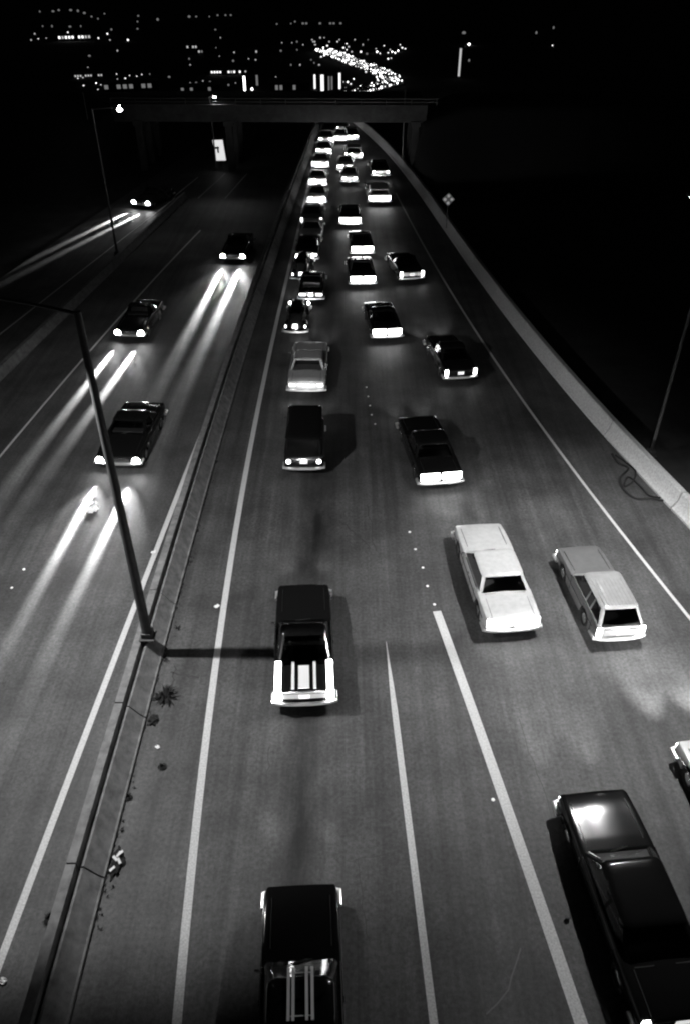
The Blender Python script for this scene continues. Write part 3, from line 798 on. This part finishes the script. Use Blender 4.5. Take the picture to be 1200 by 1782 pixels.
# tar-filled crack on the asphalt
bm = bmesh.new()
def crack(pix, w, z=.005):
    pts = [G(x, y, z) for x, y in pix]; prev = None
    for i, p in enumerate(pts):
        t = (pts[min(i + 1, len(pts) - 1)] - pts[max(0, i - 1)]).normalized(); n = Vector((t.y, -t.x, 0)) * w / 2
        cur = (bm.verts.new(p - n), bm.verts.new(p + n))
        if prev: bm.faces.new((prev[0], prev[1], cur[1], cur[0]))
        prev = cur
crack([(845, 1765), (866, 1745), (884, 1722), (889, 1700), (900, 1668), (905, 1650)], .035)
obj('road_crack', bm, mat('pale_crack', .13, .9), kind='structure')
bm = bmesh.new()
rc = random.Random(4)
for (x0, y0, x1, y1, w) in ((640, 880, 652, 960, .03), (590, 905, 640, 950, .03), (672, 860, 668, 900, .025), (640, 893, 700, 886, .02), (300, 1170, 345, 1180, .06), (305, 1160, 300, 1215, .04), (470, 1300, 462, 1400, .02), (900, 1250, 960, 1420, .02), (620, 1500, 640, 1640, .015), (150, 1330, 60, 1500, .02), (1000, 880, 1060, 960, .02), (700, 1480, 600, 1500, .012)):
    n_ = 9; pp_ = [(x0 + (x1 - x0) * i / n_ + rc.uniform(-3, 3), y0 + (y1 - y0) * i / n_ + rc.uniform(-2, 2)) for i in range(n_ + 1)]
    crack(pp_, w, z=.004)
obj('road_crack', bm, mat('tar_crack', .018, .6), kind='structure')
# grime and tufts collected along the foot of the median wall
bm = bmesh.new()
for k in range(150):
    y = rc.uniform(8.5, 30); x = cB(y) + rc.expovariate(14); s_ = rc.uniform(.02, .07) * (2.2 if rc.random() < .12 else 1)
    for j in range(5):
        a = rc.uniform(0, 6.28); d = Vector((math.cos(a), math.sin(a), 0)) * s_; p_ = Vector((x, y, .008))
        bm.faces.new([bm.verts.new(q) for q in (p_ - Vector((-d.y, d.x, 0)) * .3, p_ + Vector((-d.y, d.x, 0)) * .3, p_ + d + Vector((0, 0, s_ * .6)))])
obj('wall_foot_grass', bm, mat('dry_weed', .012, .9), kind='stuff', label='dark tufts and dirt along the right foot of the median wall', cat='grass')

# ------------------------------------------------------------------ the city in the valley
GL = [mat('city_glow_%s' % n, .5, .5, emit=e) for n, e in (('dim', .16), ('soft', .5), ('mid', 1.6), ('bright', 5.0))]
lamp_proto = {}
def far_lamp(x, y, lvl, lb, g, size=1.0, sx=1.0):
    """a street light far off: pole and glowing head"""
    p = T(x, y + 2)
    dist = p.length; r = size * dist * .00070 * random.uniform(.75, 1.2)
    hh = max(5.0, r * 3)
    key = lvl
    if key not in lamp_proto:
        bm = bmesh.new(); tube(bm, [(0, 0, -.5), (0, 0, 1)], .02, n=5); pme = bpy.data.meshes.new('pole'); bm.to_mesh(pme); bm.free(); pme.materials.append(M_POLE_D)
        bm = bmesh.new(); bmesh.ops.create_icosphere(bm, subdivisions=2, radius=1); hme = bpy.data.meshes.new('lamp_head'); bm.to_mesh(hme); bm.free(); hme.materials.append(GL[lvl])
        lamp_proto[key] = (pme, hme)
    pme, hme = lamp_proto[key]
    t = thing('distant_street_lamp', lb, 'street lamp', p, 0, g)
    o = bpy.data.objects.new('pole', pme); COL.objects.link(o); o.parent = t; o.scale = (6, 6, hh)
    # head is placed so that it stands where the light was seen
    d = Vector(ray(x, y)); k = p.y / d.y; zz = H + d.z * k
    o.scale = (6, 6, max(1.0, zz - p.z))
    o = bpy.data.objects.new('lamp_head', hme); COL.objects.link(o); o.parent = t; o.location = (0, 0, zz - p.z); o.scale = (r * random.uniform(.8, 1.5), r, r * random.uniform(.8, 1.3))
c4 = [(220,278,1),(270,270,2),(325,265,1),(245,235,1),(400,268,1),(475,225,2),(605,235,2),(688,265,2),(750,235,2),(778,205,0),(768,278,1),(893,278,2),(820,352,1),(625,388,0),(615,468,1),(280,80,0),(372,78,0),(412,70,0),(495,70,0),(545,75,0),(590,90,0),(640,115,0),(685,130,0),(730,95,0),(300,182,0),(365,182,0),(490,185,0),(565,182,0),(1045,515,0),(1180,535,0),(965,110,0),(960,150,0),(960,200,0),(1100,135,0)]
for x, y, l in c4: far_lamp(x / 4, y / 4, l, 'faint distant light in the dark upper left of the valley', 'lights in the upper left of the valley', 1.0 if l > 0 else 1.3)
c4b = [(545,545,2),(580,540,1),(585,595,2),(672,578,3),(705,590,2),(745,568,2),(730,600,1),(685,622,2),(815,515,2),(820,550,1),(800,575,1),(830,592,3),(850,628,2),(885,618,1),(875,545,2),(905,525,2),(955,530,2),(990,518,2),(940,590,1),(765,585,0),(860,575,1)]
for x, y, l in c4b: far_lamp(x / 4, y / 4, l, 'bright small light in the cluster above the blazing left lamp post', 'light cluster above the left lamp post', .95)
c5 = [(85,25,0),(120,25,0),(185,25,0),(215,90,0),(240,130,1),(218,180,0),(235,222,1),(308,203,1),(303,245,0),(85,235,0),(90,265,1),(153,345,1),(188,350,0),(90,355,1),(120,355,0),(155,400,1),(228,452,1),(315,355,1),(280,365,0),(420,350,0),(380,235,1),(415,240,1),(545,155,1),(595,155,1),(620,150,0),(650,165,1),(540,195,0),(620,190,0),(520,62,0),(590,60,0),(610,50,0),(675,65,0),(690,240,0),(635,265,1),(590,265,0),(730,265,1),(705,255,0),(515,325,1),(550,345,1)]
for x, y, l in c5: far_lamp(300 + x / 2.857, 20 + y / 2.857, l, 'small dim light scattered in the middle of the valley', 'scattered lights in mid valley', 1.0 if l > 0 else 1.25)
for (x, y, l, s, lb) in ((512, 146, 3, 1.9, 'large round white light in mid valley, alone'), (439, 155, 3, 1.7, 'round white light beside the tall lit bar in the valley'), (382, 178, 1, 1.6, 'dim round light just above the overpass, left of centre'),
                        (815, 77, 3, 1.8, 'solitary bright light at the upper right, above the dark hillside'), (960, 79, 2, 1.2, 'lone small light far right in the dark'), (962, 48, 0, 1.4, 'faint highest light at the far right'), (932, 57, 0, 1.5, 'faint light left of the highest right-hand one'), (806, 57, 0, 2.0, 'faint light above the solitary bright light'), (815, 105, 0, 1.6, 'faint light beside the slim bright bar at the right')):
    far_lamp(x, y, l, lb, None, s)
rt = [(870,350,3),(900,335,3),(925,240,1),(1000,258,1),(1075,290,1),(935,200,2),(965,210,0),(945,165,1),(1015,200,3),(1030,208,2),(1050,170,2),(1080,190,1),(1070,205,2),(1090,200,3),(1105,205,3),(1120,195,3),(1140,180,2),(1130,165,2),(1085,232,2),(1070,235,2),(905,140,1),(970,140,0),(695,140,1),(735,130,1),(755,130,1),(780,150,1),(710,165,1),(830,140,1),(865,160,2),(890,200,1),(850,180,2),(820,150,2),(800,190,2),(770,170,2),(750,180,3),(765,188,3),(755,218,3),(740,225,2),(790,220,3),(865,190,2),(855,205,3),(845,215,2),(835,200,1),(875,175,1),(955,275,2),(980,290,2),(745,205,1),(850,350,1),(885,360,2),(860,380,1),(890,385,1),(1010,185,1),(960,300,2),(700,150,1),(708,150,1),(1155,185,2)]
for x, y, l in rt: far_lamp(300 + x / 2.857, 20 + y / 2.857, l, 'glaring light in the dense cluster where the far freeway bends', 'dense lights around the far freeway bend', 1.1)

# the freeway where it comes out again in the valley, with its stream of headlights
snake = [(612,165),(624,161),(652,154),(679,146),(672,134),(650,124),(622,114),(601,105),(580,97),(560,88)]
sw = [T(*p) for p in snake]
def lerp_path(t):
    i = min(len(sw) - 2, int(t)); return sw[i].lerp(sw[i + 1], t - i), (sw[i + 1] - sw[i]).normalized()
bm = bmesh.new(); prev = None
for k in range(0, 91):
    p, d = lerp_path(k * 9 / 90.0); n = Vector((d.y, -d.x, 0)).normalized() * 7
    a, b = p - n, p + n
    cur = (bm.verts.new((a.x, a.y, terr(a.y) + .45)), bm.verts.new((b.x, b.y, terr(b.y) + .45)))
    if prev: bm.faces.new((prev[0], prev[1], cur[1], cur[0]))
    prev = cur
obj('far_road', bm, mat('far_asphalt', .05, .8), kind='structure')
fme = None
def far_car(p, ang, lb, g, glow, k=1.0):
    global fme
    if fme is None:
        bm = bmesh.new(); loft(bm, [[Vector((a * .9, y, b)) for a, b in ((-1, .3), (1, .3), (1, zt), (.8, zt + .05), (-.8, zt + .05), (-1, zt))] for y, zt in ((-2.3, .8), (-2.2, .9), (2.1, .85), (2.3, .7))]); b1 = bpy.data.meshes.new('body'); bm.to_mesh(b1); bm.free(); b1.materials.append(DK)
        bm = bmesh.new(); loft(bm, [[Vector((s * w, y, z)) for s, w, y in ((-1, w_, y0), (1, w_, y0), (1, w_, y1), (-1, w_, y1))] for z, w_, y0, y1 in ((.9, .8, -1.6, 1.0), (1.4, .65, -1.1, .5))]); b2 = bpy.data.meshes.new('roof'); bm.to_mesh(b2); bm.free(); b2.materials.append(DK)
        fme = (b1, b2, {})
    t = thing('distant_car', lb, 'car', p, ang, g)
    for nm, me in (('body', fme[0]), ('roof', fme[1])):
        o = bpy.data.objects.new(nm, me); COL.objects.link(o); o.parent = t
    if glow not in fme[2]:
        bm = bmesh.new(); bmesh.ops.create_icosphere(bm, subdivisions=2, radius=.42); m_ = bpy.data.meshes.new('headlight'); bm.to_mesh(m_); bm.free(); m_.materials.append(GL[glow]); fme[2][glow] = m_
    for s in (-1, 1):
        o = bpy.data.objects.new('headlight', fme[2][glow]); COL.objects.link(o); o.parent = t; o.location = (s * .7, 2.3, .8); o.scale = (k, k, k)
n = 0
for k in range(0, 178, 2):
    for lane in (-5, -2, 2, 5):
        if random.random() < .35 and not (k < 10): continue
        p, d = lerp_path(k * 9 / 180.0); nn = Vector((d.y, -d.x, 0)).normalized()
        pp = p + nn * (lane + random.uniform(-.6, .6)) + d * random.uniform(-2, 2); pp.z = terr(pp.y) + .46
        ang = math.atan2(d.x, -d.y) + random.uniform(-.1, .1)
        far_car(pp, ang, 'tiny car with headlights on in the bright stream of the far freeway', 'cars streaming along the far freeway', random.choice((2, 3, 3)), (.35 + p.length / 800) * random.choice((.6, .8, 1, 1, 1.5))); n += 1

# buildings with lit windows
def building(x, y, wpx, hpx, d, rows, lb, lvl=1, cols=5, vertical=False):
    p = T(x, y); ang = math.atan2(-p.x, p.y)
    k_ = (Vector((p.x, p.y, p.z - H))).length / FPX; w = wpx * k_; h = hpx * k_
    t = thing('building', lb, 'building', p, ang)
    bm = bmesh.new(); box(bm, (0, d / 2, h / 2 - 1), (w, d, h + 2), bevel=.15); obj('wall', bm, mat('dark_facade', .03, .9, noise=(.3, .4)), t)
    bm = bmesh.new(); box(bm, (0, d / 2, h + .12), (w + .6, d + .6, .22)); box(bm, (w * .2, d * .4, h + .6), (w * .18, d * .3, .8)); obj('roof', bm, M_POLE_D, t)
    for r_ in range(rows):
        for c_ in range(cols):
            if not vertical and random.random() < (.25 if lvl else .6): continue
            bm = bmesh.new()
            cw = w / cols
            if vertical: box(bm, (-w / 2 + cw * (c_ + .5), -.05, h * .48), (cw * .5, .08, h * .86), bevel=.02)
            else: box(bm, (-w / 2 + cw * (c_ + .5), -.05, h * (r_ + .6) / rows), (cw * .62, .08, h / rows * .45), bevel=.02)
            obj('window', bm, GL[lvl if random.random() < .7 else max(0, lvl - 1)], t)
    return t
building(125, 71, 54, 7, 14, 1, 'long low building with a bright row of lit windows at upper left', 2, 12)
building(155, 136, 40, 5, 10, 1, 'low building with a lit strip of windows in the left light cluster', 1, 11)
building(340, 95, 24, 12, 10, 2, 'building with two glowing window rows left of mid valley', 1, 6)
building(401, 130, 58, 6, 10, 1, 'long building with a row of bright windows left of the tall lit bar', 2, 14)
building(438, 95, 18, 6, 9, 1, 'small building with a lit eave line above mid valley', 1, 5)
building(393, 30, 34, 4, 16, 1, 'faint far building with a thin row of windows at the top of the picture', 0, 9)
building(560, 45, 70, 5, 16, 1, 'faint wide far building with dim windows at the top centre', 0, 14)
building(427, 167, 6, 29, 3, 1, 'narrow tower fully lit as one tall bright bar', 3, 1, True)
building(448, 150, 6, 16, 4, 1, 'small dim lit shopfront right of the bright tower', 0, 1, True)
building(548, 156, 5, 22, 5, 1, 'leftmost narrow lit storefront in the row of upright bars', 2, 1, True)
building(561, 160, 9, 25, 5, 1, 'broad brightest storefront in the row of upright bars', 2, 1, True)
building(575, 159, 9, 22, 5, 1, 'dim narrow storefront in the row of upright bars', 0, 2, True)
building(591, 158, 6, 26, 5, 1, 'rightmost narrow lit storefront of the upright bars', 2, 1, True)
building(564, 174, 26, 6, 4, 1, 'small bright kiosk just above the overpass railing', 3, 1, True)
building(582, 168, 14, 6, 4, 1, 'smaller lit kiosk right of the bright kiosk above the overpass', 3, 1, True)
building(797, 136, 6, 42, 2, 1, 'slim lit mast building alone at the right edge of the valley', 1, 1, True)
building(350, 163, 60, 10, 8, 1, 'dark low block right behind the overpass railing at left', 0, 9)
building(505, 163, 60, 14, 9, 1, 'dark block with dim windows under the large round light', 0, 9)
building(230, 160, 80, 12, 9, 1, 'dark block behind the left end of the overpass', 0, 9)
